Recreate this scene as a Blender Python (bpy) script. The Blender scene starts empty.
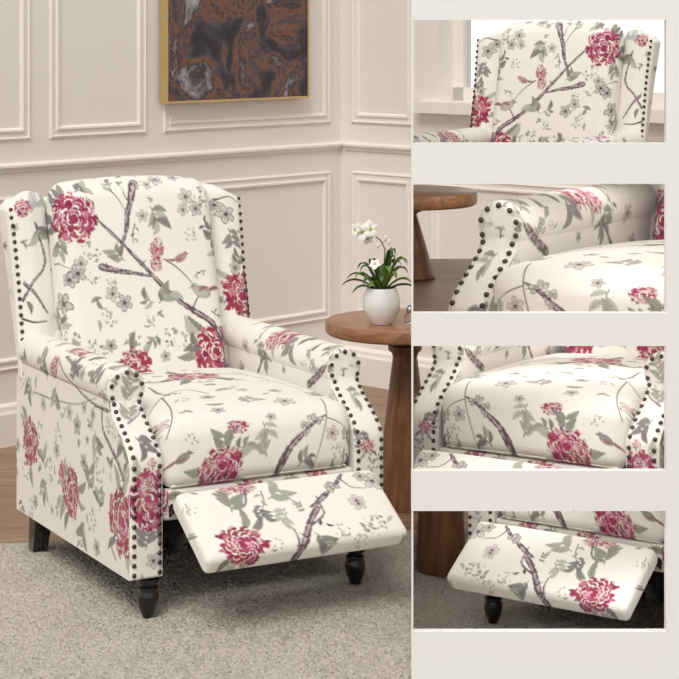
import bpy, bmesh, math, random
import numpy as np
from mathutils import Vector
random.seed(4); RNG = np.random.default_rng(4)
scn = bpy.context.scene
COL = scn.collection
F, HC, HOR = 1950.0, 1.4, 21.0            # focal length in pixels, eye height, horizon row

def px_x(x, D): return (x - 339.5) / F * D
def px_z(y, D): return HC - (y - HOR) / F * D

# ------------------------------------------------------------------ materials
def new_mat(name):
    m = bpy.data.materials.new(name); m.use_nodes = True
    nt = m.node_tree; b = nt.nodes['Principled BSDF']
    return m, nt, b
def N(nt, t, **kw):
    n = nt.nodes.new(t)
    for k, v in kw.items():
        if k in n.inputs: n.inputs[k].default_value = v
        else: setattr(n, k, v)
    return n
def srgb(r, g, b):
    f = lambda c: (c/255/12.92) if c/255 <= .04045 else ((c/255+.055)/1.055)**2.4
    return (f(r), f(g), f(b), 1)
def simple(name, col, rough=.5, metal=0, bump=0, bscale=200, var=0, vscale=6, coat=0):
    m, nt, b = new_mat(name)
    b.inputs['Roughness'].default_value = rough; b.inputs['Metallic'].default_value = metal
    b.inputs['Coat Weight'].default_value = coat
    tc = N(nt, 'ShaderNodeTexCoord')
    no = N(nt, 'ShaderNodeTexNoise', Scale=vscale, Detail=3.0)
    nt.links.new(tc.outputs['Object'], no.inputs['Vector'])
    mx = N(nt, 'ShaderNodeMix', data_type='RGBA')
    c = srgb(*col); k = 1 - var
    mx.inputs[6].default_value = c; mx.inputs[7].default_value = (c[0]*k, c[1]*k, c[2]*k, 1)
    nt.links.new(no.outputs['Fac'], mx.inputs[0]); nt.links.new(mx.outputs[2], b.inputs['Base Color'])
    if bump:
        n2 = N(nt, 'ShaderNodeTexNoise', Scale=bscale, Detail=2.0)
        nt.links.new(tc.outputs['Object'], n2.inputs['Vector'])
        bp = N(nt, 'ShaderNodeBump', Strength=bump, Distance=.002)
        nt.links.new(n2.outputs['Fac'], bp.inputs['Height']); nt.links.new(bp.outputs['Normal'], b.inputs['Normal'])
    return m
def fabric_mat():
    m, nt, b = new_mat('printed linen')
    at = N(nt, 'ShaderNodeAttribute', attribute_name='print')
    tc = N(nt, 'ShaderNodeTexCoord')
    no = N(nt, 'ShaderNodeTexNoise', Scale=700.0, Detail=2.0)
    nt.links.new(tc.outputs['Object'], no.inputs['Vector'])
    hs = N(nt, 'ShaderNodeMapRange', **{'To Min': .965, 'To Max': 1.03})
    nt.links.new(no.outputs['Fac'], hs.inputs['Value'])
    mx = N(nt, 'ShaderNodeVectorMath', operation='SCALE')
    nt.links.new(at.outputs['Color'], mx.inputs[0]); nt.links.new(hs.outputs['Result'], mx.inputs['Scale'])
    nt.links.new(mx.outputs['Vector'], b.inputs['Base Color'])
    n3 = N(nt, 'ShaderNodeTexNoise', Scale=14.0, Detail=3.0)
    nt.links.new(tc.outputs['Object'], n3.inputs['Vector'])
    ad = N(nt, 'ShaderNodeMath', operation='MULTIPLY_ADD'); ad.inputs[1].default_value = 5.0
    nt.links.new(n3.outputs['Fac'], ad.inputs[0]); nt.links.new(no.outputs['Fac'], ad.inputs[2])
    bp = N(nt, 'ShaderNodeBump', Strength=.35, Distance=.0015)
    nt.links.new(ad.outputs[0], bp.inputs['Height']); nt.links.new(bp.outputs['Normal'], b.inputs['Normal'])
    b.inputs['Roughness'].default_value = .85; b.inputs['Sheen Weight'].default_value = .15
    b.inputs['Specular IOR Level'].default_value = .25
    return m
def wood_mat(name, c1, c2, rough, scale=(1, 12, 12), planks=False, rot=0, ws=3.0):
    m, nt, b = new_mat(name)
    tc = N(nt, 'ShaderNodeTexCoord'); mp = N(nt, 'ShaderNodeMapping')
    mp.inputs['Rotation'].default_value = (0, 0, rot)
    nt.links.new(tc.outputs['Object'], mp.inputs['Vector'])
    sc = N(nt, 'ShaderNodeMapping'); sc.inputs['Scale'].default_value = scale
    nt.links.new(mp.outputs[0], sc.inputs['Vector'])
    no = N(nt, 'ShaderNodeTexNoise', Scale=ws, Detail=6.0, Distortion=1.2)
    nt.links.new(sc.outputs[0], no.inputs['Vector'])
    cr = N(nt, 'ShaderNodeValToRGB')
    cr.color_ramp.elements[0].position = .35; cr.color_ramp.elements[1].position = .68
    cr.color_ramp.elements[0].color = srgb(*c1); cr.color_ramp.elements[1].color = srgb(*c2)
    nt.links.new(no.outputs['Fac'], cr.inputs[0])
    out = cr.outputs[0]
    if planks:
        br = N(nt, 'ShaderNodeTexBrick', Scale=1.0); br.offset = .37
        br.inputs['Brick Width'].default_value = 1.1; br.inputs['Row Height'].default_value = .11
        br.inputs['Mortar Size'].default_value = .0015
        br.inputs['Color1'].default_value = (1, 1, 1, 1); br.inputs['Color2'].default_value = (.78, .77, .76, 1)
        br.inputs['Mortar'].default_value = (.45, .42, .4, 1)
        nt.links.new(mp.outputs[0], br.inputs['Vector'])
        mx = N(nt, 'ShaderNodeMix', data_type='RGBA', blend_type='MULTIPLY'); mx.inputs[0].default_value = 1
        nt.links.new(out, mx.inputs[6]); nt.links.new(br.outputs['Color'], mx.inputs[7]); out = mx.outputs[2]
    nt.links.new(out, b.inputs['Base Color']); b.inputs['Roughness'].default_value = rough
    return m
def rug_mat():
    m, nt, b = new_mat('woven wool rug')
    tc = N(nt, 'ShaderNodeTexCoord')
    n1 = N(nt, 'ShaderNodeTexNoise', Scale=190.0, Detail=5.0, Roughness=.8)
    n2 = N(nt, 'ShaderNodeTexNoise', Scale=6.0, Detail=2.0)
    for n in (n1, n2): nt.links.new(tc.outputs['Object'], n.inputs['Vector'])
    cr = N(nt, 'ShaderNodeValToRGB'); e = cr.color_ramp.elements
    e[0].position = .30; e[0].color = srgb(88, 78, 68); e[1].position = .66; e[1].color = srgb(222, 214, 202)
    k = cr.color_ramp.elements.new(.42); k.color = srgb(190, 182, 170)
    nt.links.new(n1.outputs['Fac'], cr.inputs[0])
    mr = N(nt, 'ShaderNodeMapRange', **{'To Min': .9, 'To Max': 1.08})
    nt.links.new(n2.outputs['Fac'], mr.inputs['Value'])
    vm = N(nt, 'ShaderNodeVectorMath', operation='SCALE')
    nt.links.new(cr.outputs[0], vm.inputs[0]); nt.links.new(mr.outputs[0], vm.inputs['Scale'])
    nt.links.new(vm.outputs[0], b.inputs['Base Color'])
    bp = N(nt, 'ShaderNodeBump', Strength=.6, Distance=.006)
    nt.links.new(n1.outputs['Fac'], bp.inputs['Height']); nt.links.new(bp.outputs['Normal'], b.inputs['Normal'])
    b.inputs['Roughness'].default_value = .95; b.inputs['Specular IOR Level'].default_value = .1
    return m
def art_mat():
    m, nt, b = new_mat('abstract painted canvas')
    tc = N(nt, 'ShaderNodeTexCoord')
    no = N(nt, 'ShaderNodeTexNoise', Scale=5.0, Detail=10.0, Roughness=.65, Distortion=.6)
    nt.links.new(tc.outputs['Object'], no.inputs['Vector'])
    cr = N(nt, 'ShaderNodeValToRGB'); e = cr.color_ramp.elements
    e[0].position = .30; e[0].color = srgb(24, 30, 48); e[1].position = .72; e[1].color = srgb(214, 208, 202)
    for p, c in ((.40, (48, 38, 42)), (.46, (74, 68, 78)), (.5, (128, 84, 62)), (.535, (46, 42, 52)), (.6, (150, 142, 146))):
        cr.color_ramp.elements.new(p).color = srgb(*c)
    nt.links.new(no.outputs['Fac'], cr.inputs[0]); nt.links.new(cr.outputs[0], b.inputs['Base Color'])
    b.inputs['Roughness'].default_value = .45
    return m
M = dict(
 fabric=fabric_mat(),
 wall=simple('warm cream wall paint', (236, 230, 223), .6, bump=.03, bscale=90, var=.02),
 trim=simple('cream satin trim paint', (238, 232, 225), .5, var=.015),
 white=simple('off white lacquer', (238, 237, 234), .5, var=.01),
 brownedge=simple('brown edging', (112, 84, 70), .5),
 black=simple('black gloss paint', (16, 16, 19), .18, coat=.5),
 iron=simple('black powder coated steel', (20, 20, 22), .4, metal=.3),
 dark=simple('black lining cloth', (22, 21, 22), .95),  # flat black for the dark void below the seat
 nail=simple('antique pewter nail', (88, 78, 74), .25, metal=.9),
 floor=wood_mat('oak plank floor', (134, 104, 80), (170, 140, 112), .42, (1.2, 12, 12), True, math.radians(0)),
 table=wood_mat('walnut stained wood', (108, 70, 46), (148, 101, 68), .33, (9, 9, 1.2), ws=4.0),
 tabletop=wood_mat('walnut stained top', (140, 96, 64), (178, 130, 92), .3, (1.2, 11, 11), rot=.5, ws=4.0),
 rug=rug_mat(), art=art_mat(),
 gold=simple('brushed gold frame', (214, 184, 130), .4, metal=.6, var=.1),
 pot=simple('white glazed ceramic', (238, 238, 236), .25, coat=.3),
 soil=simple('dark moss', (48, 46, 30), .9, bump=.6, var=.4, vscale=40),
 leaf=simple('green orchid leaf', (66, 98, 42), .4, var=.45, vscale=18),
 leaf2=simple('young green leaf', (118, 150, 66), .4, var=.3, vscale=18),
 stem=simple('brown green stem', (96, 82, 52), .5),
 petal=simple('white petal', (246, 245, 238), .5),
 lip=simple('yellow green flower centre', (186, 186, 70), .5),
 silver=simple('polished silver', (190, 190, 192), .2, metal=.9),
)
def glass_mat(name, rough=.02):
    m, nt, b = new_mat(name)
    b.inputs['Transmission Weight'].default_value = 1; b.inputs['Roughness'].default_value = rough
    b.inputs['IOR'].default_value = 1.45; b.inputs['Base Color'].default_value = (.97, .98, .98, 1)
    return m
M['glass'] = glass_mat('clear glass')
m_, nt_, b_ = new_mat('warm light strip'); b_.inputs['Emission Color'].default_value = (1, .97, .94, 1); b_.inputs['Emission Strength'].default_value = 5.8; M['led'] = m_  # glow for the added strips that brighten the compartments

# ------------------------------------------------------------------ object helpers
def tag(o, label=None, cat=None, group=None, kind=None):
    if label: o['label'] = label
    if cat: o['category'] = cat
    if group: o['group'] = group
    if kind: o['kind'] = kind
    return o
def empty(name, loc):
    o = bpy.data.objects.new(name, None); COL.objects.link(o); o.location = loc
    o.empty_display_size = .1
    return o
def from_bm(name, bm, mat, parent=None, smooth=True, loc=(0, 0, 0)):
    me = bpy.data.meshes.new(name)
    bmesh.ops.recalc_face_normals(bm, faces=bm.faces[:])
    bm.to_mesh(me); bm.free(); me.materials.append(mat)
    for p in me.polygons: p.use_smooth = smooth
    o = bpy.data.objects.new(name, me); COL.objects.link(o); o.parent = parent; o.location = loc
    if smooth:
        try: me.set_sharp_from_angle(angle=math.radians(42))
        except Exception: pass
    return o
def add_box(bm, x0, x1, y0, y1, z0, z1):
    v = [bm.verts.new((x, y, z)) for x in (x0, x1) for y in (y0, y1) for z in (z0, z1)]
    for f in ((0,1,3,2), (4,6,7,5), (0,4,5,1), (2,3,7,6), (0,2,6,4), (1,5,7,3)):
        bm.faces.new([v[i] for i in f])
def add_lathe(bm, prof, seg=40, c=(0, 0), cap=True):
    rings = []
    for r, z in prof:
        rings.append([bm.verts.new((c[0]+r*math.cos(2*math.pi*k/seg), c[1]+r*math.sin(2*math.pi*k/seg), z)) for k in range(seg)])
    for a, b in zip(rings, rings[1:]):
        for k in range(seg): bm.faces.new((a[k], a[(k+1) % seg], b[(k+1) % seg], b[k]))
    if cap:
        bm.faces.new(rings[0][::-1]); bm.faces.new(rings[-1])
def add_tube(bm, pts, rad, seg=10, flat=1.0):
    pts = [Vector(p) for p in pts]; n = len(pts); rings = []
    for i, p in enumerate(pts):
        t = (pts[min(i+1, n-1)] - pts[max(i-1, 0)]).normalized()
        up = Vector((0, 0, 1)) if abs(t.z) < .95 else Vector((1, 0, 0))
        a = t.cross(up).normalized(); b = t.cross(a).normalized()
        r = rad[i] if hasattr(rad, '__len__') else rad
        rings.append([bm.verts.new(p + a*r*math.cos(2*math.pi*k/seg) + b*r*flat*math.sin(2*math.pi*k/seg)) for k in range(seg)])
    for A, B in zip(rings, rings[1:]):
        for k in range(seg): bm.faces.new((A[k], A[(k+1) % seg], B[(k+1) % seg], B[k]))
    bm.faces.new(rings[0][::-1]); bm.faces.new(rings[-1])
def prism(bm, poly, z0, z1):
    a = [bm.verts.new((x, y, z0)) for x, y in poly]; b = [bm.verts.new((x, y, z1)) for x, y in poly]
    n = len(poly)
    for k in range(n): bm.faces.new((a[k], a[(k+1) % n], b[(k+1) % n], b[k]))
    bm.faces.new(a[::-1]); bm.faces.new(b)

# ------------------------------------------------------------------ the printed cloth: motifs drawn on flat cloth panels, in metres
CREAM = np.array(srgb(241, 237, 230)[:3])
def C(r, g, b): return np.array(srgb(r, g, b)[:3])
ROSE = [C(156, 56, 84), C(174, 82, 106), C(136, 46, 74), C(196, 122, 140)]
SAGE = [C(168, 171, 158), C(146, 150, 138), C(188, 190, 177), C(130, 131, 124)]
GREY = [C(150, 142, 138), C(176, 168, 162), C(128, 120, 118)]
BARK, BARKL, INK = C(100, 84, 88), C(186, 172, 172), C(74, 64, 68)
class Cloth:
    def __init__(s, u0, u1, v0, v1, res=.0012, seed=0):
        s.u0, s.v0, s.res = u0, v0, res
        s.w, s.h = int((u1-u0)/res)+2, int((v1-v0)/res)+2
        s.a = np.tile(CREAM.astype(np.float32), (s.h, s.w, 1)); s.rg = np.random.default_rng(seed); s.foot = []
    def win(s, u, v, r):
        i0, i1 = int((u-r-s.u0)/s.res), int((u+r-s.u0)/s.res)+2
        j0, j1 = int((v-r-s.v0)/s.res), int((v+r-s.v0)/s.res)+2
        i0, j0 = max(i0, 0), max(j0, 0); i1, j1 = min(i1, s.w), min(j1, s.h)
        if i0 >= i1 or j0 >= j1: return None
        U, V = np.meshgrid(s.u0 + np.arange(i0, i1)*s.res - u, s.v0 + np.arange(j0, j1)*s.res - v)
        return (slice(j0, j1), slice(i0, i1)), U, V
    def put(s, sl, m, col): s.a[sl] = s.a[sl]*(1-m[..., None]) + np.asarray(col, np.float32)*m[..., None]
    def blob(s, u, v, a, b, ang, col, al=1., rag=.0, k=5, pw=1.0):
        w = s.win(u, v, max(a, b)*(1.15+rag))
        if w is None: return
        sl, U, V = w; c, n = math.cos(ang), math.sin(ang)
        X = (U*c+V*n)/a; Y = (-U*n+V*c)/b
        r = np.sqrt(X*X+Y*Y); th = np.arctan2(Y, X)
        ph = s.rg.uniform(0, 6.28, 2)
        lim = 1 + rag*(np.sin(k*th+ph[0])*.6+np.sin((2*k+3)*th+ph[1])*.4)
        m = np.clip((lim-r)*min(a, b)/s.res*.8+.5, 0, 1)*al
        s.put(sl, m, col)
    def leaf(s, u, v, L, ang, col=None, wd=.34, rib=True, al=.95):
        if col is None: col = SAGE[s.rg.integers(len(SAGE))]
        w = s.win(u, v, L*1.05)
        if w is None: return
        sl, U, V = w; c, n = math.cos(ang), math.sin(ang)
        X = (U*c+V*n)/L; Y = (-U*n+V*c)/L
        Y = Y - .12*np.sin(np.clip(X, 0, 1)*3.14)
        half = wd*.5*np.sin(np.clip(X, 0, 1)**.8*3.14159)*(1+.08*np.sin(X*38))
        m = np.clip((half-np.abs(Y))*L/s.res*.7+.4, 0, 1)*(X > 0)*(X < 1)*al
        s.put(sl, m, col)
        if rib:
            m2 = np.clip(1-np.abs(Y)*L/.0011, 0, 1)*(X > 0)*(X < .92)*.8
            s.put(sl, m2, col*.42)
            e = np.clip(1-np.abs(half-np.abs(Y))*L/.0009, 0, 1)*(X > .03)*(X < .97)*.55*(Y > 0)
            s.put(sl, e, col*.38)
    def stroke(s, pts, w0, w1, col, al=1., jit=0.):
        P = [np.array(p, float) for p in pts]
        if len(P) > 2:
            Q = [2*P[0]-P[1]]+P+[2*P[-1]-P[-2]]; out = []
            for i in range(1, len(Q)-2):
                for t in np.linspace(0, 1, 14, endpoint=False):
                    a, b, c, d = Q[i-1], Q[i], Q[i+1], Q[i+2]
                    out.append(.5*((2*b)+(-a+c)*t+(2*a-5*b+4*c-d)*t*t+(-a+3*b-3*c+d)*t**3))
            P = out+[P[-1]]
        L = [0]
        for a, b in zip(P, P[1:]): L.append(L[-1]+np.linalg.norm(b-a))
        n = max(int(L[-1]/(min(w0, w1)*.35+.0006)), 2)
        us = np.interp(np.linspace(0, L[-1], n), L, [p[0] for p in P]); vs = np.interp(np.linspace(0, L[-1], n), L, [p[1] for p in P])
        for i in range(n):
            f = i/(n-1); r = (w0*(1-f)+w1*f)*.5*(1+jit*s.rg.uniform(-1, 1))
            r = max(r, .0007)
            w = s.win(us[i], vs[i], r*1.3+s.res*1.5)
            if w is None: continue
            sl, U, V = w
            m = np.clip((r-np.sqrt(U*U+V*V))/s.res*.8+.5, 0, 1)*al
            s.put(sl, m, col)
        return list(zip(us, vs))
    def branch(s, pts, w0, w1):
        line = s.stroke(pts, w0, w1, BARK, .95, .3); n = len(line); g = s.rg
        i = 0
        while i < n-2:                                     # light bark flakes between dark edges
            f = i/n; w = w0*(1-f)+w1*f; ln = max(int(n*g.uniform(.03, .11)), 2); j = min(i+ln, n-1)
            if w > .0045:
                d = np.array(line[j])-np.array(line[i]); d /= max(np.linalg.norm(d), 1e-6); o = np.array([-d[1], d[0]])*w*g.uniform(-.2, .25)
                s.stroke([tuple(np.array(line[q])+o) for q in np.linspace(i, j, 4).astype(int)], w*g.uniform(.36, .58), w*.2, BARKL*g.uniform(.8, 1.15), .95, .3)
            i = j+int(n*g.uniform(-.01, .04))+1
        for k in range(max(2, n//60)):                     # knots and short spurs
            q = line[g.integers(n)]; a = g.uniform(0, 6.28); w = (w0+w1)*.5
            s.stroke([q, (q[0]+w*1.5*math.cos(a), q[1]+w*1.5*math.sin(a))], w*.4, .0012, BARK, .9)
    def twig(s, pts, w=.0025, col=None): s.stroke(pts, w, w*.5, INK if col is None else col, .95, .1)
    def peony(s, u, v, R, sq=1.0, leaves=True):
        g = s.rg
        if leaves:
            for k in range(5):
                a = g.uniform(0, 6.28); s.leaf(u+R*.75*math.cos(a), v+R*.75*sq*math.sin(a), R*g.uniform(.8, 1.15), a+g.uniform(-.4, .4))
        def curl(cu, cv, r, a, w, col):                     # a curved brush mark across the end of a petal
            pts = [(cu+r*math.cos(a+t), cv+r*sq*math.sin(a+t)) for t in np.linspace(-1.1, 1.1, 5)+g.uniform(-.3, .3)]
            s.stroke(pts, w, w*.3, col, .95, .35)
        for k in range(17):
            a = 2*math.pi*k/17+g.uniform(-.15, .15); q = g.uniform(.55, .82)
            s.blob(u+R*q*math.cos(a), v+R*q*sq*math.sin(a), R*g.uniform(.2, .3), R*g.uniform(.12, .2)*sq, a, ROSE[g.integers(4)], 1, .3, 3)
        s.blob(u, v, R*.66, R*.66*sq, 0, ROSE[0], 1, .1, 6)
        n = 46
        for k in range(n):                                 # overlapping small petals from the rim inwards
            q = (1-k/n)**.8*.84; a = k*2.399+g.uniform(-.25, .25); cu, cv = u+R*q*math.cos(a), v+R*q*sq*math.sin(a)
            s.blob(cu, cv, R*g.uniform(.10, .17), R*g.uniform(.12, .2)*sq, a, ROSE[g.choice(4, p=[.4, .3, .2, .1])], 1, .22, 3)
            if g.random() < .8:
                curl(cu, cv, R*g.uniform(.12, .18), a+g.uniform(-.5, .5), R*g.uniform(.035, .09), CREAM*.98 if g.random() < .72 else C(222, 172, 186))
        for k in range(26):                                # light slits and dark veins
            a = g.uniform(0, 6.28); q = g.uniform(.25, .95); L = g.uniform(.08, .2)
            s.stroke([(u+R*q*math.cos(a), v+R*q*sq*math.sin(a)), (u+R*(q+L)*math.cos(a+.1), v+R*(q+L)*sq*math.sin(a+.1))], R*g.uniform(.02, .055), R*.012, CREAM if k % 3 else ROSE[2], .9)
    def flower(s, u, v, r, col=None, n=5):
        g = s.rg; col = GREY[g.integers(3)] if col is None else col; a0 = g.uniform(0, 6)
        for k in range(n):
            a = a0+2*math.pi*k/n
            s.blob(u+r*.55*math.cos(a), v+r*.55*math.sin(a), r*.46, r*.34, a, col*.62, .9, .1, 4)
            s.blob(u+r*.55*math.cos(a), v+r*.55*math.sin(a), r*.36, r*.25, a, col*.4+CREAM*.6, 1, .1, 4)
            s.stroke([(u, v), (u+r*.6*math.cos(a), v+r*.6*math.sin(a))], .0014, .0009, col*.5, .8)
        s.blob(u, v, r*.17, r*.17, 0, INK, .9)
    def buds(s, u, v, r, n=9):
        for k in range(n):
            a = s.rg.uniform(0, 6.28); q = r*s.rg.uniform(0, 1)
            c = GREY[s.rg.integers(3)]
            s.blob(u+q*math.cos(a), v+q*math.sin(a), r*.3, r*.3, 0, BARK, .9); s.blob(u+q*math.cos(a), v+q*math.sin(a), r*.23, r*.23, 0, c*.5+CREAM*.5, 1)
    def cluster(s, u, v, r, n=16, cols=None):
        g = s.rg
        for k in range(n):
            a = g.uniform(0, 6.28); q = r*math.sqrt(g.random()); c = (cols or SAGE+GREY)[g.integers(len(cols or SAGE+GREY))]
            s.blob(u+q*math.cos(a), v+q*math.sin(a), r*.17, r*.11, g.uniform(0, 3), c, .85, .25, 3)
        for k in range(n//3):
            a = g.uniform(0, 6.28); q = r*math.sqrt(g.random()); s.blob(u+q*math.cos(a), v+q*math.sin(a), r*.05, r*.05, 0, INK, .7)
    def spray(s, u, v, r, n=5, a0=None, spread=2.4, col=None):
        g = s.rg; a0 = g.uniform(0, 6.28) if a0 is None else a0
        s.twig([(u-r*.5*math.cos(a0), v-r*.5*math.sin(a0)), (u, v), (u+r*.5*math.cos(a0), v+r*.5*math.sin(a0))], .002)
        for k in range(n):
            s.leaf(u+r*(k/n-.4)*.8*math.cos(a0), v+r*(k/n-.4)*.8*math.sin(a0), r*g.uniform(.7, 1.1), a0+(-1)**k*spread*.35+g.uniform(-.3, .3), col, .42)
    def bird(s, u, v, r, fl=1, col=None):
        c = C(196, 158, 150) if col is None else col
        s.leaf(u-fl*r*.3, v, r*1.2, math.pi if fl > 0 else 0, C(150, 110, 112), .22)
        s.blob(u, v, r*.62, r*.36, .35*fl, c*.75, 1); s.blob(u+fl*r*.06, v-r*.05, r*.48, r*.24, .35*fl, c, 1)
        s.blob(u+fl*r*.5, v+r*.34, r*.25, r*.22, 0, c*.9, 1); s.blob(u+fl*r*.56, v+r*.38, r*.05, r*.05, 0, INK, 1)
        s.twig([(u+fl*r*.7, v+r*.33), (u+fl*r*.9, v+r*.3)], .002)
        s.leaf(u+fl*r*.25, v+r*.05, r*.8, (math.pi if fl > 0 else 0)+.2, C(168, 120, 122), .34)
    def fill(s, n, lo=.018, hi=.035, u=None, v=None):
        g = s.rg; U0, V0 = s.u0, s.v0; U1, V1 = s.u0+s.w*s.res, s.v0+s.h*s.res
        placed = []
        for t in range(n*14):
            if len(placed) >= n: break
            x, y = g.uniform(U0, U1), g.uniform(V0, V1); r = g.uniform(lo, hi)
            i, j = int((x-U0)/s.res), int((y-V0)/s.res); k = int(r/s.res)
            sub = s.a[max(j-k, 0):j+k, max(i-k, 0):i+k]
            if sub.size == 0 or np.abs(sub-CREAM).sum(-1).mean() > .13: continue
            placed.append((x, y)); q = g.random()
            if q < .14:
                a = g.uniform(0, 6.28); c_, n_ = math.cos(a), math.sin(a)
                s.twig([(x-r*1.3*c_, y-r*1.3*n_), (x+r*.25*n_, y-r*.25*c_), (x+r*1.3*c_, y+r*1.3*n_)], .003)
                for t in (-.8, -.1, .6): s.leaf(x+r*t*c_, y+r*t*n_, r*.8, a+(1 if t != -.1 else -1)*.9, GREY[g.integers(3)], .4)
            elif q < .40: s.spray(x, y, r, 4)
            elif q < .6: s.cluster(x, y, r*.8, 14)
            elif q < .8: s.flower(x, y, r*.75)
            else: s.leaf(x, y, r*1.3, g.uniform(0, 6.28))
    def sample(s, u, v):
        i = np.clip((u-s.u0)/s.res, 0, s.w-1.001); j = np.clip((v-s.v0)/s.res, 0, s.h-1.001)
        i0, j0 = i.astype(int), j.astype(int); fi, fj = (i-i0)[:, None], (j-j0)[:, None]
        a = s.a
        return (a[j0, i0]*(1-fi)*(1-fj)+a[j0, i0+1]*fi*(1-fj)+a[j0+1, i0]*(1-fi)*fj+a[j0+1, i0+1]*fi*fj)

# chair frame in the room: local x along the chair front, y to its back, z up
TH = math.radians(29); CT, ST = math.cos(TH), math.sin(TH); OX, OY = -.190, 4.693
ARM_S0 = .376                                                   # cloth length up the flat outer side of an arm
def hit(px, py, n, d):
    """where the sight line of a photo point meets the chair plane n.p = d (chair frame)"""
    r = np.array([(px-339.5)/F, 1.0, -(py-HOR)/F]); o = np.array([0-OX, 0-OY, HC])
    R = np.array([[CT, ST, 0], [-ST, CT, 0], [0, 0, 1]])
    o, r = R@o, R@r; n = np.array(n, float)
    t = (d-n@o)/(n@r); return o+r*t
def on_back(px, py): p = hit(px, py, (0, 1, -.25), .64-.25*.42-.02); return p[0], p[2]
def on_wing(px, py): p = hit(px, py, (0, 1, -.22), .726-.22*.49); return p[0], p[2]
def on_out(px, py): p = hit(px, py, (1, 0, 0), -.3415); return p[1], p[2]-.10
def on_inR(px, py): p = hit(px, py, (1, 0, 0), .257); return p[1], p[2]
def on_front(px, py): p = hit(px, py, (0, 1, 0), 0.0); return p[0], p[2]
def on_front_hi(px, py): p = hit(px, py, (0, 1, 0), .12); return p[0], p[2]
def on_roll(px, py): p = hit(px, py, (-.7, 0, .7), .7*(.333+.557)); return p[1], ARM_S0+.065+(p[2]-.557)/.7
def on_seat(px, py): p = hit(px, py, (0, 0, 1), .462); return p[0], p[1]
def on_seatf(px, py): p = hit(px, py, (0, 1, 0), -.005); return p[0], p[2]-.472
FA = math.atan2(.130, .205); FC, FS = math.cos(FA), math.sin(FA); F0 = (-.085, .313)
def on_foot(px, py):
    n = (0, -FS, FC); d = -FS*F0[0]+FC*F0[1]
    p = hit(px, py, n, d); return p[0], (F0[0]-p[1])*FC+(F0[1]-p[2])*FS

back = Cloth(-.32, .32, .36, 1.14, seed=1); B = on_back
for x, y, r in ((75, 219, .072), (219, 352, .078), (136, 366, .05)): back.peony(*B(x, y), r)
back.branch([B(98, 220), B(112, 233), B(124, 245), B(145, 267), B(160, 283), B(176, 298), B(193, 310), B(212, 322), B(226, 340)], .007, .016)
back.branch([B(138, 181), B(134, 190), B(131, 203), B(128, 214), B(127, 228), B(123, 243)], .020, .008)
back.twig([B(131, 204), B(126, 196), B(124, 186)], .003); back.buds(*B(141, 184), .016, 6)
back.branch([B(102, 267), B(118, 271), B(134, 273), B(150, 276)], .016, .006)
back.twig([B(107, 187), B(117, 196), B(127, 212)], .003)
back.twig([B(164, 259), B(178, 268), B(190, 280), B(199, 292)], .0035)
back.twig([B(193, 310), B(200, 296), B(214, 288)], .004); back.twig([B(52, 268), B(62, 266), B(74, 270)], .003)
back.peony(*B(157, 250), .022, 1.3, False); back.peony(*B(156, 264), .02, 1.0, False); back.peony(*B(158, 241), .012, 1, False)
back.bird(*B(181, 258), .030, 1); back.bird(*B(203, 292), .045, -1, C(190, 186, 176))
back.spray(*B(155, 215), .05, 6, -1.2); back.spray(*B(120, 255), .04, 5, 2.2); back.spray(*B(165, 298), .045, 6, .6)
back.spray(*B(60, 246), .05, 5, -1.7); back.spray(*B(84, 190), .04, 5, .3); back.spray(*B(112, 186), .03, 4, 1.8)
for x, y, r in ((79, 274, .026), (72, 281, .022), (113, 294, .022), (125, 303, .024), (65, 306, .032), (187, 197, .024), (197, 209, .022), (184, 210, .018), (150, 185, .014), (143, 216, .018), (82, 264, .02)): back.flower(*B(x, y), r)
for x, y, r in ((133, 345, .03), (176, 337, .034), (205, 198, .03), (92, 252, .028), (98, 350, .03), (70, 340, .035), (150, 322, .02), (192, 235, .02), (112, 285, .018)): back.cluster(*B(x, y), r)
back.leaf(*B(92, 303), .035, .3); back.leaf(*B(104, 310), .035, 2.0, SAGE[1]); back.leaf(*B(200, 229), .022, .2, INK); back.leaf(*B(206, 222), .02, 1.2, INK)
back.spray(*B(60, 330), .045, 5, 1.4); back.spray(*B(197, 345), .04, 5, 2.6, col=SAGE[3]); back.spray(*B(215, 235), .04, 5, 1.6)
back.fill(80, .014, .034)

wing = Cloth(-.4, .4, .38, 1.06, seed=2); W = on_wing
wing.branch([W(34, 222), W(48, 262), W(38, 282), W(30, 300)], .004, .008); wing.branch([W(30, 283), W(42, 293), W(56, 312)], .009, .004)
wing.twig([W(31, 318), W(44, 321), W(56, 320)], .006); wing.spray(*W(34, 204), .05, 5, .9, col=C(196, 198, 190)); wing.spray(*W(38, 232), .045, 5, -1.4)
wing.peony(*W(20, 208), .025, 1, False); wing.leaf(*W(34, 300), .04, -1.2, SAGE[3])
wing.peony(*W(234, 296), .062, 1.2); wing.flower(*W(224, 214), .028); wing.flower(*W(216, 205), .02); wing.spray(*W(226, 236), .045, 5, -1.5, col=GREY[0])
wing.spray(*W(232, 262), .04, 5, 1.2); wing.twig([W(216, 200), W(228, 196), W(238, 202)], .004); wing.flower(*W(228, 268), .02)
wing.fill(90, .012, .026)

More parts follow.
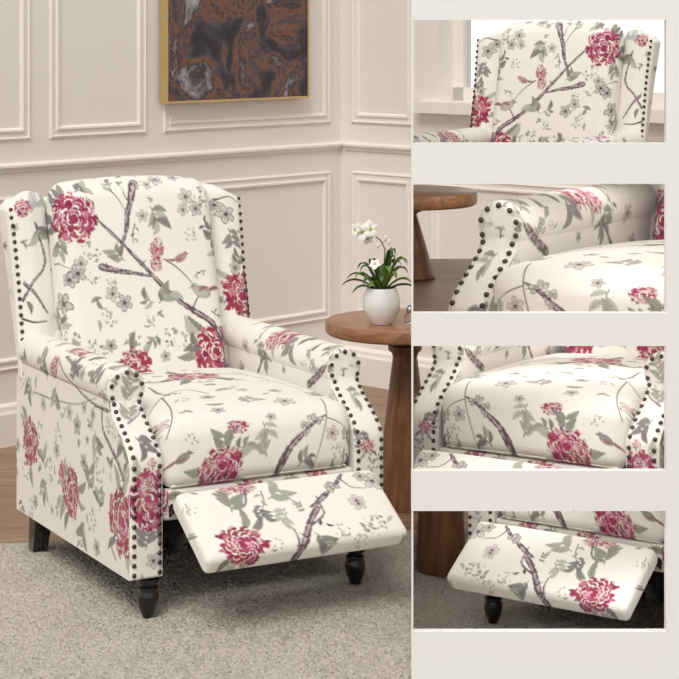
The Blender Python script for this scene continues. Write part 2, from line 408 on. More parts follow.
side = Cloth(-.06, 1.0, -.06, 1.10, .0014, seed=3); S = on_out
for x, y, r in ((31, 442, .06), (72, 492, .062), (122, 522, .075), (64, 474, .03)): side.peony(*S(x, y), r, 1.15)
side.branch([S(102, 406), S(103, 428), S(110, 445), S(118, 462), S(124, 480)], .008, .012); side.twig([S(34, 392), S(56, 400), S(78, 404), S(96, 398)], .003)
side.branch([S(116, 560), S(112, 545), S(118, 530)], .004, .008); side.twig([S(124, 485), S(118, 510)], .004)
for x, y, r in ((78, 425, .026), (70, 412, .022), (44, 404, .02), (85, 462, .022), (58, 450, .022)): side.flower(*S(x, y), r)
for x, y, a in ((30, 386, -1.2), (56, 395, -1.6), (97, 440, -2), (124, 440, -1.5), (45, 460, 1.2), (90, 480, 1.7), (46, 488, -1), (84, 530, -1.2), (100, 500, 1.4), (128, 470, -1.8)): side.spray(*S(x, y), .05, 5, a)
for x, y, r in ((100, 470, .03), (52, 470, .03), (40, 430, .025), (92, 520, .03), (60, 508, .03), (27, 470, .03), (108, 425, .02)): side.cluster(*S(x, y), r)
R_ = on_roll
side.peony(*R_(57, 357), .026, 1, False); side.branch([R_(64, 352), R_(66, 372), R_(76, 388), R_(92, 398)], .005, .007)
side.branch([R_(72, 350), R_(78, 357), R_(81, 366)], .006, .012); side.spray(*R_(98, 372), .05, 5, .6, col=GREY[0]); side.spray(*R_(45, 352), .04, 4, .2, col=GREY[1])
side.branch([R_(94, 383), R_(105, 386), R_(114, 394)], .004, .007); side.flower(*R_(112, 378), .02); side.flower(*R_(86, 366), .018)
side.peony(*R_(50, 362), .02, 1, False); side.spray(*R_(76, 362), .045, 5, 2.2, col=SAGE[3]); side.spray(*R_(108, 388), .04, 4, 1.8); side.flower(*R_(98, 386), .018); side.spray(*R_(38, 362), .04, 5, 1.0, col=GREY[0])
side.branch([R_(78, 392), R_(98, 398), R_(110, 405)], .004, .006); side.cluster(*R_(118, 385), .02, 12); side.fill(170, .014, .032)
# the inner side of the arms has its own length of cloth: u to the back, v = height
inner = Cloth(-.06, 1.0, .05, .72, .0014, seed=5); I = on_inR
inner.peony(*I(280, 337), .045, .6); inner.peony(*I(272, 341), .03, .8, False); inner.branch([I(308, 385), I(318, 376), I(330, 365), I(341, 354)], .018, .014)
inner.spray(*I(266, 352), .055, 6, -1.3, col=SAGE[1]); inner.spray(*I(292, 346), .05, 5, -1.4, col=GREY[0]); inner.buds(*I(317, 368), .024)
inner.branch([I(268, 352), I(262, 362), I(258, 372)], .006, .01); inner.flower(*I(248, 346), .022); inner.spray(*I(300, 340), .03, 4, 0); inner.peony(*I(346, 350), .02, 1, False)
inner.spray(*I(325, 352), .03, 4, .5); inner.fill(90, .014, .028)

front = Cloth(-.4, .4, .06, .62, seed=6); Q = on_front
front.peony(*Q(148, 500), .055, 1.5); front.peony(*Q(151, 462), .012, 1, False); front.peony(*Q(146, 484), .022, 1, False)
front.flower(*Q(152, 560), .02); front.spray(*Q(146, 540), .04, 5, 1.4, col=GREY[0]); front.spray(*Q(145, 446), .035, 5, -1, col=GREY[2])
front.peony(*Q(366, 446), .022, .8); front.spray(*Q(356, 438), .03, 4, 1, col=GREY[0]); front.cluster(*Q(372, 462), .025)
for x, y in ((128, 395), (132, 380), (126, 412)): front.spray(*on_front_hi(x, y), .032, 5, 1.2, col=GREY[1])
front.twig([on_front_hi(120, 420), on_front_hi(134, 412), on_front_hi(141, 404)], .003); front.spray(*on_front_hi(345, 392), .03, 4, -1)
front.peony(*Q(316, 473), .03, .7, False); front.peony(*Q(250, 488), .04, .6, False); front.spray(*Q(290, 478), .03, 4, 0)
front.fill(90, .008, .02)

seat = Cloth(-.32, .32, -.24, .72, seed=7); T, V = on_seat, on_seatf
seat.peony(*T(190, 382), .075, .8); seat.twig([T(215, 378), T(250, 380), T(300, 392)], .004)
seat.flower(*T(283, 404), .030); seat.flower(*T(272, 396), .02); seat.spray(*T(250, 405), .05, 3, .6, col=GREY[1]); seat.leaf(*T(212, 398), .07, .2, GREY[1]); seat.leaf(*T(222, 408), .05, 2.8, GREY[0])
seat.twig([T(205, 400), T(180, 396), T(160, 402), T(150, 412)], .0035); seat.branch([T(146, 392), T(156, 398), T(166, 400)], .004, .01); seat.twig([T(160, 402), T(170, 412), T(174, 424)], .004)
seat.flower(*T(160, 420), .03, C(200, 170, 160)); seat.spray(*T(318, 396), .04, 6, 2.6, col=SAGE[0]); seat.twig([T(320, 400), T(334, 408), T(344, 418)], .003); seat.spray(*T(228, 386), .035, 4, 0)
seat.spray(*T(165, 432), .05, 4, -.8, col=SAGE[3]); seat.spray(*T(178, 386), .03, 3, .2)
seat.branch([V(324, 415), V(312, 424), V(303, 434), V(290, 447), V(284, 456), V(276, 471)], .007, .018); seat.buds(*V(314, 420), .022); seat.buds(*V(305, 430), .02, 6)
seat.peony(*V(236, 427), .032, .7, False); seat.branch([V(236, 428), V(228, 440), V(225, 452)], .005, .008); seat.spray(*V(222, 446), .045, 5, 1.5, col=SAGE[1]); seat.spray(*V(240, 450), .04, 4, .3)
seat.peony(*V(220, 469), .055, .85); seat.peony(*V(207, 474), .03, 1, False); seat.spray(*V(263, 432), .05, 4, -1.4, col=SAGE[2]); seat.spray(*V(262, 452), .04, 4, 1.8, col=GREY[1]); seat.bird(*V(181, 460), .03, 1, C(160, 158, 152))
seat.flower(*V(330, 435), .02, C(190, 170, 170)); seat.spray(*V(302, 462), .035, 4, .6); seat.twig([V(326, 418), V(338, 424), V(344, 430)], .003); seat.cluster(*V(336, 452), .02)
seat.cluster(*V(190, 440), .02, 8); seat.fill(70, .014, .032)

foot = Cloth(-.32, .32, -.16, .46, seed=8); G = on_foot
foot.peony(*G(243, 545), .064, .95); foot.peony(*G(242, 490), .036, .6, False); foot.peony(*G(226, 494), .02, .8, False)
foot.branch([G(341, 476), G(336, 487), G(327, 497), G(314, 511), G(307, 528), G(303, 557)], .010, .017); foot.branch([G(316, 500), G(322, 514), G(312, 524)], .004, .006)
foot.branch([G(301, 550), G(294, 532), G(280, 520)], .006, .003); foot.twig([G(340, 482), G(352, 490), G(366, 490)], .0035)
foot.buds(*G(330, 492), .026, 8); foot.spray(*G(230, 508), .05, 6, -1.4, col=SAGE[1]); foot.spray(*G(274, 498), .05, 5, -.6, col=SAGE[0]); foot.spray(*G(283, 518), .04, 4, 2.2, col=SAGE[2])
foot.branch([G(244, 492), G(246, 506), G(240, 514)], .004, .005); foot.spray(*G(260, 515), .035, 4, 1.2, col=SAGE[3]); foot.spray(*G(322, 538), .045, 5, .9, col=SAGE[3]); foot.leaf(*G(318, 526), .025, -1.2, INK); foot.leaf(*G(324, 524), .022, .4, INK)
foot.flower(*G(357, 504), .022, C(190, 172, 172)); foot.flower(*G(372, 482), .03, GREY[1]); foot.flower(*G(360, 478), .02); foot.cluster(*G(374, 525), .034, 22); foot.cluster(*G(364, 540), .02); foot.leaf(*G(392, 516), .03, 2.4, SAGE[2])
foot.spray(*G(335, 545), .03, 4, 2.8, col=SAGE[0]); foot.cluster(*G(275, 545), .02, 10); foot.fill(34, .012, .028)
rear = Cloth(-.4, .4, 0, 1.1, .003, seed=9); rear.peony(-.1, .7, .08); rear.peony(.15, .35, .08); rear.fill(120, .02, .045)

# ------------------------------------------------------------------ geometry of the armchair (chair frame, numpy)
class Geo:                                              # verts, quads, colours
    def __init__(s): s.v, s.f, s.c, s.n = [], [], [], 0
    def grid(s, P, col, flip=False):
        nu, nv = P.shape[:2]; idx = np.arange(nu*nv).reshape(nu, nv)+s.n
        q = np.stack([idx[:-1, :-1], idx[1:, :-1], idx[1:, 1:], idx[:-1, 1:]], -1).reshape(-1, 4)
        if flip: q = q[:, ::-1]
        s.v.append(P.reshape(-1, 3)); s.f.append(q); s.c.append(col); s.n += nu*nv
    def get(s): return np.concatenate(s.v), np.concatenate(s.f), np.concatenate(s.c)
def weld(V_, Fq, Cc, tol=2e-5):
    k = np.round(V_/tol).astype(np.int64); _, i, inv = np.unique(k, axis=0, return_index=True, return_inverse=True)
    inv = inv.reshape(-1)
    return V_[i], inv[Fq], Cc[i]
def axis_pts(h, r, step):
    n = max(int((2*(h-r))/step), 2); core = np.linspace(-(h-r), h-r, n+1)
    m = max(int(r*1.57/step), 4); a = np.linspace(0, 1, m+1)[1:]
    # outer positions on the cube so that the normalised direction turns evenly up to 45 degrees
    e = r*np.tan(a*math.pi/4)
    return np.concatenate([-(h-r)-e[::-1], core, (h-r)+e])
def rbox(h, r, step, deform, cloth, chart):
    """rounded box grown on a cube grid; h half sizes, step per axis"""
    g = Geo(); ax = [axis_pts(h[i], r, step[i]) for i in range(3)]
    for a in range(3):
        b, c = (a+1) % 3, (a+2) % 3
        for sg in (-1, 1):
            Bm, Cm = np.meshgrid(ax[b], ax[c], indexing='ij')
            P = np.zeros(Bm.shape+(3,)); P[..., a] = sg*h[a]; P[..., b] = Bm; P[..., c] = Cm
            q = np.clip(P, [-(t-r) for t in h], [t-r for t in h]); d = P-q
            d /= np.maximum(np.linalg.norm(d, axis=-1, keepdims=True), 1e-9)
            P = q+d*r
            P = deform(P.reshape(-1, 3)).reshape(P.shape)
            u, v = chart(P.reshape(-1, 3)); g.grid(P, cloth.sample(u, v), sg < 0)
    return weld(*g.get())
sstep = lambda t: np.clip(t, 0, 1)**2*(3-2*np.clip(t, 0, 1))
RR, RCX, RCZ = .050, .298, .522                          # rolled arm
def y_front(z): return .125*sstep((z-.365)/.135)
def y_back(z): return .768-.025*sstep((z-.44)/.05)
def arm_section():
    P = [(.3415, z) for z in np.linspace(.10, RCZ-.0246, 130)]
    s0 = RCZ-.0246
    a0 = math.atan2(-.0246, .0435); a1 = math.pi+math.atan2(.0287, .041)
    for a in np.linspace(a0, a1, 60): P.append((RCX+RR*math.cos(a), RCZ+RR*math.sin(a)))
    P += [(.257, z) for z in np.linspace(RCZ-.0287, .10, 110)]
    return np.array(P)
def arm_body(sd):
    sec = arm_section(); L = np.concatenate([[0], np.cumsum(np.linalg.norm(np.diff(sec, axis=0), axis=1))])
    t = np.linspace(0, 1, 230); X = sec[:, 0][:, None]*np.ones(len(t)); Z = sec[:, 1][:, None]*np.ones(len(t))
    yf, yb = y_front(sec[:, 1])[:, None], y_back(sec[:, 1])[:, None]
    Y = yf*(1-t)+yb*t
    X = X + (X > .30)*.004*np.sin(np.clip((Z-.1)/.38, 0, 1)*math.pi)*np.sin(t*math.pi)
    P = np.stack([sd*X, Y, Z], -1); u = P[..., 1].ravel(); ll = (L[:, None]*np.ones(len(t))).ravel()
    co = side.sample(u, ll); ci = inner.sample(u, P[..., 2].ravel())
    mk = (ll > ARM_S0+.10)[:, None]; col = np.where(mk, ci, co)
    g = Geo(); g.grid(P, col, sd < 0)
    for row, fl in ((0, sd > 0), (-1, sd < 0)):          # ends closed across the section
        pr = P[:, row]; n = len(pr); o = sec; m = 60
        hi = pr[:n//2]; lo = pr[::-1][:n//2]; k = min(len(hi), len(lo))
        w = np.linspace(0, 1, 12)[None, :, None]; E = hi[:k, None]*(1-w)+lo[:k, None]*w
        g.grid(E, rear.sample(E[..., 0].ravel(), E[..., 2].ravel()), fl)
    return g.get()
def half_w(z):
    """left and right limits of the arm front panel at height z"""
    zz = np.clip(z, None, RCZ+RR-.0006)
    c = np.sqrt(np.maximum(RR**2-(zz-RCZ)**2, 1e-8))
    roll = zz > RCZ-.03
    b = sstep((zz-(RCZ-.06))/.04)
    lo = np.where(roll, RCX-c, .257); hi = np.where(roll, RCX+c, .3415)
    return lo, hi
def arm_panel(sd):
    z = np.concatenate([np.linspace(.10, .52, 170), RCZ+RR*np.sin(np.linspace(0.02, math.pi/2-.01, 26))])
    lo, hi = half_w(z); w = np.linspace(0, 1, 36)
    ins = .0015; X = (lo+ins)[:, None]*(1-w)+(hi-ins)[:, None]*w
    puff = .009*(1-np.abs(2*w-1)**6)[None, :]*np.clip((RCZ+RR-z)/.010, 0, 1)[:, None]**.5*np.clip((z-.098)/.006, .0, 1)[:, None]
    sl = .125*6*np.clip((z-.365)/.135, 0, 1)*(1-np.clip((z-.365)/.135, 0, 1))/.135
    nrm = np.sqrt(1+sl**2)[:, None]
    Y = y_front(z)[:, None]-puff/nrm+.001; Z = z[:, None]+puff*sl[:, None]/nrm
    P = np.stack([sd*X, Y, Z*np.ones_like(X)], -1)
    g = Geo(); g.grid(P, front.sample(P[..., 0].ravel(), P[..., 2].ravel()), sd > 0)
    return g.get()
def tube_geo(pts, r, cloth, chart, seg=8):
    pts = np.array(pts, float); t = np.gradient(pts, axis=0); t /= np.linalg.norm(t, axis=1, keepdims=True)
    up = np.array([.3, .2, .9]); a = np.cross(t, up); a /= np.linalg.norm(a, axis=1, keepdims=True); b = np.cross(t, a)
    k = np.linspace(0, 2*math.pi, seg+1)
    P = pts[:, None]+r*(a[:, None]*np.cos(k)[None, :, None]+b[:, None]*np.sin(k)[None, :, None])
    u, v = chart(P.reshape(-1, 3)); g = Geo(); g.grid(P, cloth.sample(u, v)); return g.get()

def chair_parts():
    """list of (name, geometry, parent part name)"""
    out = []
    st = .0026
    def d_back(P):
        x, y, z = P.T.copy(); zz = z+.682
        dome = (1-(x/.25)**2)
        zz = zz+np.where(z > .1, 1, 0)*(z-.1)*.10*dome - .02*np.clip((np.abs(x)-.19)/.07, 0, 1)**2*sstep((z-.1)/.15)
        f = np.clip(-y/.05, 0, 1); yy = y+.695+.25*(zz-.42)
        bul = .018*np.maximum(dome, 0)**.6*np.clip(1-((z+.02)/.3)**4, 0, 1)
        return np.stack([x, yy-f*bul, zz], 1)
    def ch_back(P):
        dp = P[:, 1]-(.645+.25*(P[:, 2]-.42)); e = np.clip((np.abs(P[:, 0])-.20)/.03, 0, 1)
        return P[:, 0]+np.sign(P[:, 0])*e*np.maximum(dp, 0)*.8, P[:, 2]+(1-e)*.7*np.maximum(dp, 0)
    out.append(('back_cushion', rbox((.236, .056, .270), .050, (st, .008, st), d_back, back, ch_back), None))
    for sd in (-1, 1):
        def d_wing(P, sd=sd):
            x, y, z = P.T.copy(); zz = z+.685
            zz = zz-.030*sstep((z-.17)/.08)*np.clip((sd*x+.02)/.06, 0, 1)
            dpt = .034+.17*np.clip(zz-.49, 0, 1)
            yy = (y+.05)*dpt/.10+.726+.22*(zz-.49)+.010*np.clip(-y/.05, 0, 1)*np.clip(-sd*x/.05, 0, 1)
            yy = yy-.010*np.clip(-y/.05, 0, 1)*np.clip(1-(x/.057)**2, 0, 1)
            return np.stack([x+sd*(.287+.006*sstep((z)/.25)), yy, zz], 1)
        out.append(('wing', rbox((.0575, .05, .248), .024, (st, .004, st), d_wing, wing, lambda P, sd=sd: (P[:, 0]-sd*(P[:, 1]-(.726+.22*(P[:, 2]-.49)))*.9*(np.abs(P[:, 0]) > .33)*0 + (P[:, 1]-.8)*sd*.5, P[:, 2])), None))
        out.append(('arm', arm_body(sd), None))
        out.append(('arm_front_panel', arm_panel(sd), 'arm'))
    def d_seat(P):
        x, y, z = P.T.copy(); top = np.clip(z/.08, 0, 1)
        cr = .028*np.maximum(1-(x/.255)**2, 0)**.7*np.clip(1-(np.abs(y)/.345)**5, 0, 1)
        fb = .012*np.maximum(1-(x/.255)**2, 0)**.6*np.clip(-y/.33, 0, 1)**4*np.clip(1-(z/.085)**2, 0, 1)
        return np.stack([x, y+.325-fb, z+.375+top*cr-.012*np.clip(y/.33, 0, 1)], 1)
    chs = lambda P: (P[:, 0], P[:, 1]+(P[:, 2]-.462))
    out.append(('seat_cushion', rbox((.2535, .335, .080), .040, (st, .003, .003), d_seat, seat, chs), None))
    # welt round the lower front edge of the seat cushion
    xs = np.linspace(-.235, .235, 60); w = [(x, .004-.008*(1-(x/.25)**2), .304+.004*(1-(x/.25)**2)) for x in xs]
    out.append(('piping', tube_geo(w, .003, seat, chs), 'seat_cushion'))
    out.append(('front_rail', rbox((.256, .016, .036), .008, (.004, .006, .004), lambda P: P+np.array([0, .016, .262]), front, lambda P: (P[:, 0], P[:, 2])), None))
    def d_shell(P):
        x, y, z = P.T.copy(); zz = z+.51
        yy = y+.745+.36*np.maximum(zz-.49, 0)
        return np.stack([x, yy, zz], 1)
    out.append(('back_panel', rbox((.334, .020, .405), .016, (.01, .01, .01), d_shell, rear, lambda P: (P[:, 0]+np.sign(P[:, 0])*(P[:, 1]-.9), P[:, 2])), None))
    def d_foot(P):
        x, y, z = P.T.copy()                       # y runs down the slope, z across the pad
        zz = z+.010*np.maximum(1-(x/.265)**4, 0)*np.clip(z/.03, 0, 1)*np.clip(1-(y/.125)**4, 0, 1)
        s = y+.104; n = zz-.026
        return np.stack([x, F0[0]-s*FC-n*0+(-FS)*n, F0[1]-s*FS+FC*n], 1)
    def ch_foot(P):
        s = (F0[0]-P[:, 1])*FC+(F0[1]-P[:, 2])*FS; n = -FS*(P[:, 1]-F0[0])+FC*(P[:, 2]-F0[1])
        return P[:, 0], s-np.where(s > .104, n, -n)*.8
    out.append(('footrest', rbox((.262, .107, .025), .015, (st, st, .003), d_foot, foot, ch_foot), None))
    return out
PARTS = chair_parts()

def nail_spots():
    out = []
    for sd in (-1, 1):
        for edge in (0, 1):                                # rows down both edges of the arm front
            zt = RCZ; zz, prev = .112, None; zs = []
            Z = np.linspace(.112, zt, 800); lo, hi = half_w(Z); y = y_front(Z)
            X = (lo+.010) if edge == 0 else (hi-.010)
            s = np.concatenate([[0], np.cumsum(np.sqrt(np.diff(X)**2+np.diff(y)**2+np.diff(Z)**2))])
            for q in np.arange(0, s[-1], .0225):
                i = np.searchsorted(s, q); i = min(i, 799); dz = (y_front(Z[i]+.001)-y_front(Z[i]))/.001
                n = np.array([0, -1, dz]); n /= np.linalg.norm(n)
                out.append(((sd*X[i], y[i], Z[i]), n, 'arm', sd))
        for a in np.linspace(.25, math.pi-.25, 5):
            out.append(((sd*(RCX+(RR-.010)*math.cos(a)), .1235, RCZ+(RR-.010)*math.sin(a)), np.array([0, -1, 0.]), 'arm', sd))
        for k in range(20):
            z = .49+.0212*k
            out.append(((sd*(.3345+.006*sstep((z-.685)/.25)), .727+.22*(z-.49)-.002+(.004 if z > .87 else 0), z), np.array([sd*.35, -1, 0.2]), 'wing', sd))
    return out
NAILS = nail_spots()
NAIL_ME = None
def nail_mesh(r=.0058, h=.0045):
    bm = bmesh.new(); prof = [(r*math.cos(a), h*math.sin(a)+.000) for a in np.linspace(-.25, 1.5, 6)]
    add_lathe(bm, prof, 10); me = bpy.data.meshes.new('nailhead'); bm.to_mesh(me); bm.free(); me.materials.append(M['nail'])
    for p in me.polygons: p.use_smooth = True
    return me

def build_chair(xf, clip, label, group, root_loc, keep_dark=True):
    """xf: chair frame (n,3) -> room; clip: list of (point, normal) half spaces, the side the normal points to is kept"""
    root = empty('armchair', root_loc); rl = np.array(root_loc)
    tag(root, label, 'armchair', group)
    nodes = {}
    def inside(P, grow=0):
        m = np.ones(len(P), bool)
        for p, n in clip: m &= ((P-np.array(p))@np.array(n) > -grow)
        return m
    def emit(name, V_, Fq, Cc, mat, parent, smooth=True):
        Wd = xf(V_)
        flip = xf.mirror
        fi = Fq[:, ::-1] if flip else Fq
        if clip:
            m = inside(Wd, .012); k = m[fi].any(1); fi = fi[k]
            if len(fi) < 4: return None
            used = np.unique(fi); rm = np.full(len(Wd), -1); rm[used] = np.arange(len(used)); Wd = Wd[used]; fi = rm[fi]
            if Cc is not None: Cc = Cc[used]
        Wd = Wd-rl
        me = bpy.data.meshes.new(name); me.vertices.add(len(Wd)); me.vertices.foreach_set('co', Wd.astype(np.float32).ravel())
        nf = len(fi); me.loops.add(nf*4); me.loops.foreach_set('vertex_index', fi.astype(np.int32).ravel())
        me.polygons.add(nf); me.polygons.foreach_set('loop_start', np.arange(0, nf*4, 4, dtype=np.int32))
        me.polygons.foreach_set('loop_total', np.full(nf, 4, np.int32))
        if Cc is not None:
            at = me.attributes.new('print', 'FLOAT_COLOR', 'POINT')
            at.data.foreach_set('color', np.concatenate([Cc, np.ones((len(Cc), 1))], 1).astype(np.float32).ravel())
        me.update(calc_edges=True); me.validate()
        if clip:
            bm = bmesh.new(); bm.from_mesh(me)
            for p, n in clip:
                bmesh.ops.bisect_plane(bm, geom=bm.verts[:]+bm.edges[:]+bm.faces[:], dist=1e-6, plane_co=Vector(p)-Vector(rl), plane_no=Vector(n), clear_inner=True)
            if len(bm.faces) < 4: bm.free(); bpy.data.meshes.remove(me); return None
            bm.to_mesh(me); bm.free()
        me.materials.append(mat)
        me.polygons.foreach_set('use_smooth', np.ones(len(me.polygons), bool))
        o = bpy.data.objects.new(name, me); COL.objects.link(o); o.parent = parent
        return o
    arm_now = wing_now = None; arms = {}
    for name, (V_, Fq, Cc), par in PARTS:
        sd = 1 if V_[:, 0].mean() > 0 else -1
        p = root
        if par == 'arm': p = nodes.get(('arm', sd)) or root
        elif par == 'seat_cushion': p = nodes.get(('seat_cushion', 0)) or root
        o = emit(name, V_, Fq, Cc, M['fabric'], p)
        if o: nodes[(name, sd if name in ('arm', 'wing') else 0)] = o
    def bm_emit(name, bm, mat, parent=None):
        bmesh.ops.triangulate(bm, faces=[f for f in bm.faces if len(f.verts) > 4]); bm.verts.ensure_lookup_table(); bm.verts.index_update()
        V_ = np.array([v.co[:] for v in bm.verts]); fs = []
        for f in bm.faces:
            i = [v.index for v in f.verts]; fs.append(i if len(i) == 4 else i+[i[-1]])
        quads = np.array([f for f in fs if len(set(f)) == 4]); tris = [f[:3] for f in fs if len(set(f)) == 3]; bm.free()
        Wd = xf(V_)
        if clip and not inside(Wd).any(): return None
        b2 = bmesh.new(); vs = [b2.verts.new(w-rl) for w in Wd]
        for f in list(quads)+tris:
            try: b2.faces.new([vs[i] for i in f])
            except ValueError: pass
        for p, n in clip:
            bmesh.ops.bisect_plane(b2, geom=b2.verts[:]+b2.edges[:]+b2.faces[:], dist=1e-6, plane_co=Vector(p)-Vector(rl), plane_no=Vector(n), clear_inner=True)
        if len(b2.faces) < 3: b2.free(); return None
        return from_bm(name, b2, mat, parent or root)
    # turned front legs, square splayed rear legs
    for sd in (-1, 1):
        bm = bmesh.new()
        add_lathe(bm, [(.024, .112), (.024, .098), (.019, .094), (.0255, .090), (.0265, .085), (.0245, .080), (.018, .077), (.0175, .074), (.0235, .070), (.0245, .066), (.0225, .062), (.0245, .056), (.0262, .046), (.0248, .032), (.0205, .018), (.0165, .009), (.0145, .004), (.013, .0)], 28, (sd*.280, .032))
        bm_emit('front_leg', bm, M['black'])
        bm = bmesh.new(); v = []
        for (z, h, dx, dy) in ((.12, .026, 0, 0), (0, .020, .004, .022)):
            for a, b in ((-1, -1), (1, -1), (1, 1), (-1, 1)): v.append(bm.verts.new((sd*(.300+dx)+a*h, .685+dy+b*h, z)))
        for k in range(4): bm.faces.new((v[k], v[(k+1) % 4], v[4+(k+1) % 4], v[4+k]))
        bm.faces.new(v[:4]); bm.faces.new(v[4:]); bmesh.ops.bevel(bm, geom=bm.edges[:], offset=.002, segments=1, affect='EDGES')
        bm_emit('rear_leg', bm, M['black'])
    bm = bmesh.new(); add_box(bm, -.252, .252, .045, .74, .150, .262); bm_emit('seat_base', bm, M['dark'])  # black box puts the dark of the underseat void into colour
    for sd in (-1, 1):                                     # scissor linkage behind the footrest
        bm = bmesh.new(); x = sd*.225
        def bar(a, b, xo, w=.011):
            d = np.array(b, float)-np.array(a, float); L = np.linalg.norm(d); n = np.array([-d[1], d[0]])/L*w
            q = [(a[0]+n[0], a[1]+n[1]), (b[0]+n[0], b[1]+n[1]), (b[0]-n[0], b[1]-n[1]), (a[0]-n[0], a[1]-n[1])]
            A = [bm.verts.new((x+xo-.002, *p)) for p in q]; Bv = [bm.verts.new((x+xo+.002, *p)) for p in q]
            for k in range(4): bm.faces.new((A[k], A[(k+1) % 4], Bv[(k+1) % 4], Bv[k]))
            bm.faces.new(A[::-1]); bm.faces.new(Bv)
        bar((.22, .25), (.02, .15), 0); bar((.10, .27), (-.10, .225), -.008*sd); bar((.02, .15), (-.13, .235), .008*sd); bar((.14, .16), (-.02, .26), .014*sd); bar((-.05, .17), (-.155, .205), -.012*sd, .014)
        bar((.12, .16), (.02, .13), .02*sd, .02)
        for c in ((.02, .15), (-.02, .26), (-.13, .235)):
            b_ = len(bm.verts); add_tube(bm, [(x-.016, *c), (x+.016, *c)], .006, 10)
        bm_emit('recliner_linkage', bm, M['iron'])
    # nails: up to 100 as parts, the rest as one
    global NAIL_ME
    NAIL_ME = NAIL_ME or nail_mesh()
    todo = []
    for pos, n, par, sd in NAILS:
        w = xf(np.array([pos]))[0]; w2 = xf(np.array([np.array(pos)+np.array(n)*.01]))[0]
        if clip and not inside(w[None], -.005).all(): continue
        nn = Vector(w2-w).normalized(); pr = nodes.get((par, sd))
        if pr is None: continue
        todo.append((Vector(w-rl)+nn*(.0075*xf.m if par == 'arm' else .001), nn, pr, (0 if par == 'arm' and sd < 0 else 1 if par == 'wing' and sd < 0 else 2 if par == 'arm' else 3)))
    todo.sort(key=lambda t: t[3])
    for loc, nn, pr, _ in todo[:100]:
        o = bpy.data.objects.new('nailhead', NAIL_ME); COL.objects.link(o); o.parent = pr; o.location = loc
        o.rotation_mode = 'QUATERNION'; o.rotation_quaternion = nn.to_track_quat('Z', 'Y'); o.scale = (xf.m,)*3
    if todo[100:]:
        bm = bmesh.new()
        for loc, nn, pr, _ in todo[100:]:
            from mathutils import Matrix
            b_ = bmesh.new(); b_.from_mesh(NAIL_ME); b_.transform(Matrix.Translation(loc) @ nn.to_track_quat('Z', 'Y').to_matrix().to_4x4() @ Matrix.Scale(xf.m, 4))
            tmp = bpy.data.meshes.new('t'); b_.to_mesh(tmp); b_.free(); bm.from_mesh(tmp); bpy.data.meshes.remove(tmp)
        tag(from_bm('nailhead_row', bm, M['nail'], root), kind='stuff')
    return root

class XF:
    def __init__(s, th, m, T, mirror): s.c, s.s, s.m, s.T, s.mirror = math.cos(th), math.sin(th), m, np.array(T), mirror
    def __call__(s, P):
        P = np.asarray(P, float)*s.m
        x = -P[:, 0] if s.mirror else P[:, 0]
        return np.stack([s.c*x-s.s*P[:, 1]+s.T[0], s.s*x+s.c*P[:, 1]+s.T[1], P[:, 2]+s.T[2]], 1)
def anchored(th, m, ref, px, py, D):
    """mirrored chair whose chair-frame point ref shows at photo point px, py at distance D"""
    x = XF(th, m, (0, 0, 0), True); w = x(np.array([ref]))[0]
    x.T = np.array([px_x(px, D), D, px_z(py, D)])-w
    return x

RUG_T = .012; grp = 'floral wingback armchairs'
build_chair(XF(TH, 1, (OX, OY, 0), False), [], 'whole floral wingback recliner with raised footrest standing on the rug beside the table', grp, (OX, OY, 0))

# ------------------------------------------------------------------ added shelving unit with four open compartments, standing in for white margins
YS0, YS1, YB = 4.0, 4.022, 5.42
SLX = 71.8/F                                                  # its left side runs back at a slight angle
def lx(y): return .1474+(y-YS0)*SLX
OP = [(20, 143), (184, 313), (346, 471), (511, 632)]          # compartment openings, photo rows
unit = empty('display_shelving', (.55, 4.6, 0))
tag(unit, 'tall off-white shelving unit with four wide open compartments standing right of the whole armchair', 'shelving')
def ub(fn, name, mat):
    bm = bmesh.new(); fn(bm); bmesh.ops.translate(bm, verts=bm.verts, vec=(-.55, -4.6, 0)); return from_bm(name, bm, mat, unit, smooth=False)
zr = lambda y: px_z(y, YS0)
TOPZ, XR0, XR1 = 1.52, px_x(666, YS0), .86
xl = lx(YS0)
bands = [(zr(OP[0][0]), TOPZ), (zr(OP[1][0]), zr(OP[0][1])), (zr(OP[2][0]), zr(OP[1][1])), (zr(OP[3][0]), zr(OP[2][1])), (0-.0, zr(OP[3][1]))]
for a, b in bands: ub(lambda bm: add_box(bm, xl, XR0, YS0, YS1, a, b), 'fascia_board', M['white'])
ub(lambda bm: add_box(bm, XR0, XR1, YS0, YS1, -.0, TOPZ), 'corner_post', M['white'])
ub(lambda bm: prism(bm, [(xl, YS0+.0001), (xl+.004, YS0+.0001), (lx(YB)+.004, YB), (lx(YB), YB)], -.0, TOPZ), 'side_panel', M['white'])
SHZ = [px_z(OP[1][0], YS1)+.004, px_z(OP[2][0], YS1)+.003, px_z(OP[3][0], YS1)+.003]
YBK = [5.35, 5.35, 5.2]
for z, yb in zip(SHZ, YBK): ub(lambda bm: prism(bm, [(xl+.004, YS1), (XR1+.003, YS1), (XR1+(yb-YS0)*(1.05-XR1)/(YB-YS0), yb), (lx(yb)+.004, yb)], z-.0, z+.014), 'shelf', M['white'])
for z, yb in zip(SHZ, YBK): ub(lambda bm: prism(bm, [(xl+.004, YS1), (XR1+.003, YS1), (XR1+(yb-YS0)*(1.05-XR1)/(YB-YS0), yb), (lx(yb)+.004, yb)], z+.0141, z+.0150), 'shelf_veneer', M['floor'])
for k_, z in enumerate(SHZ):
    for y_, h_ in ((4.09, .014), (4.36, .020), (4.72, .020))[:3]: ub(lambda bm: add_box(bm, .22 if k_ else .22, .86, y_-h_, y_+h_, z-.0055, z-.0003), 'light_strip', M['led'])  # unseen glowing strips added under the shelves as fill light
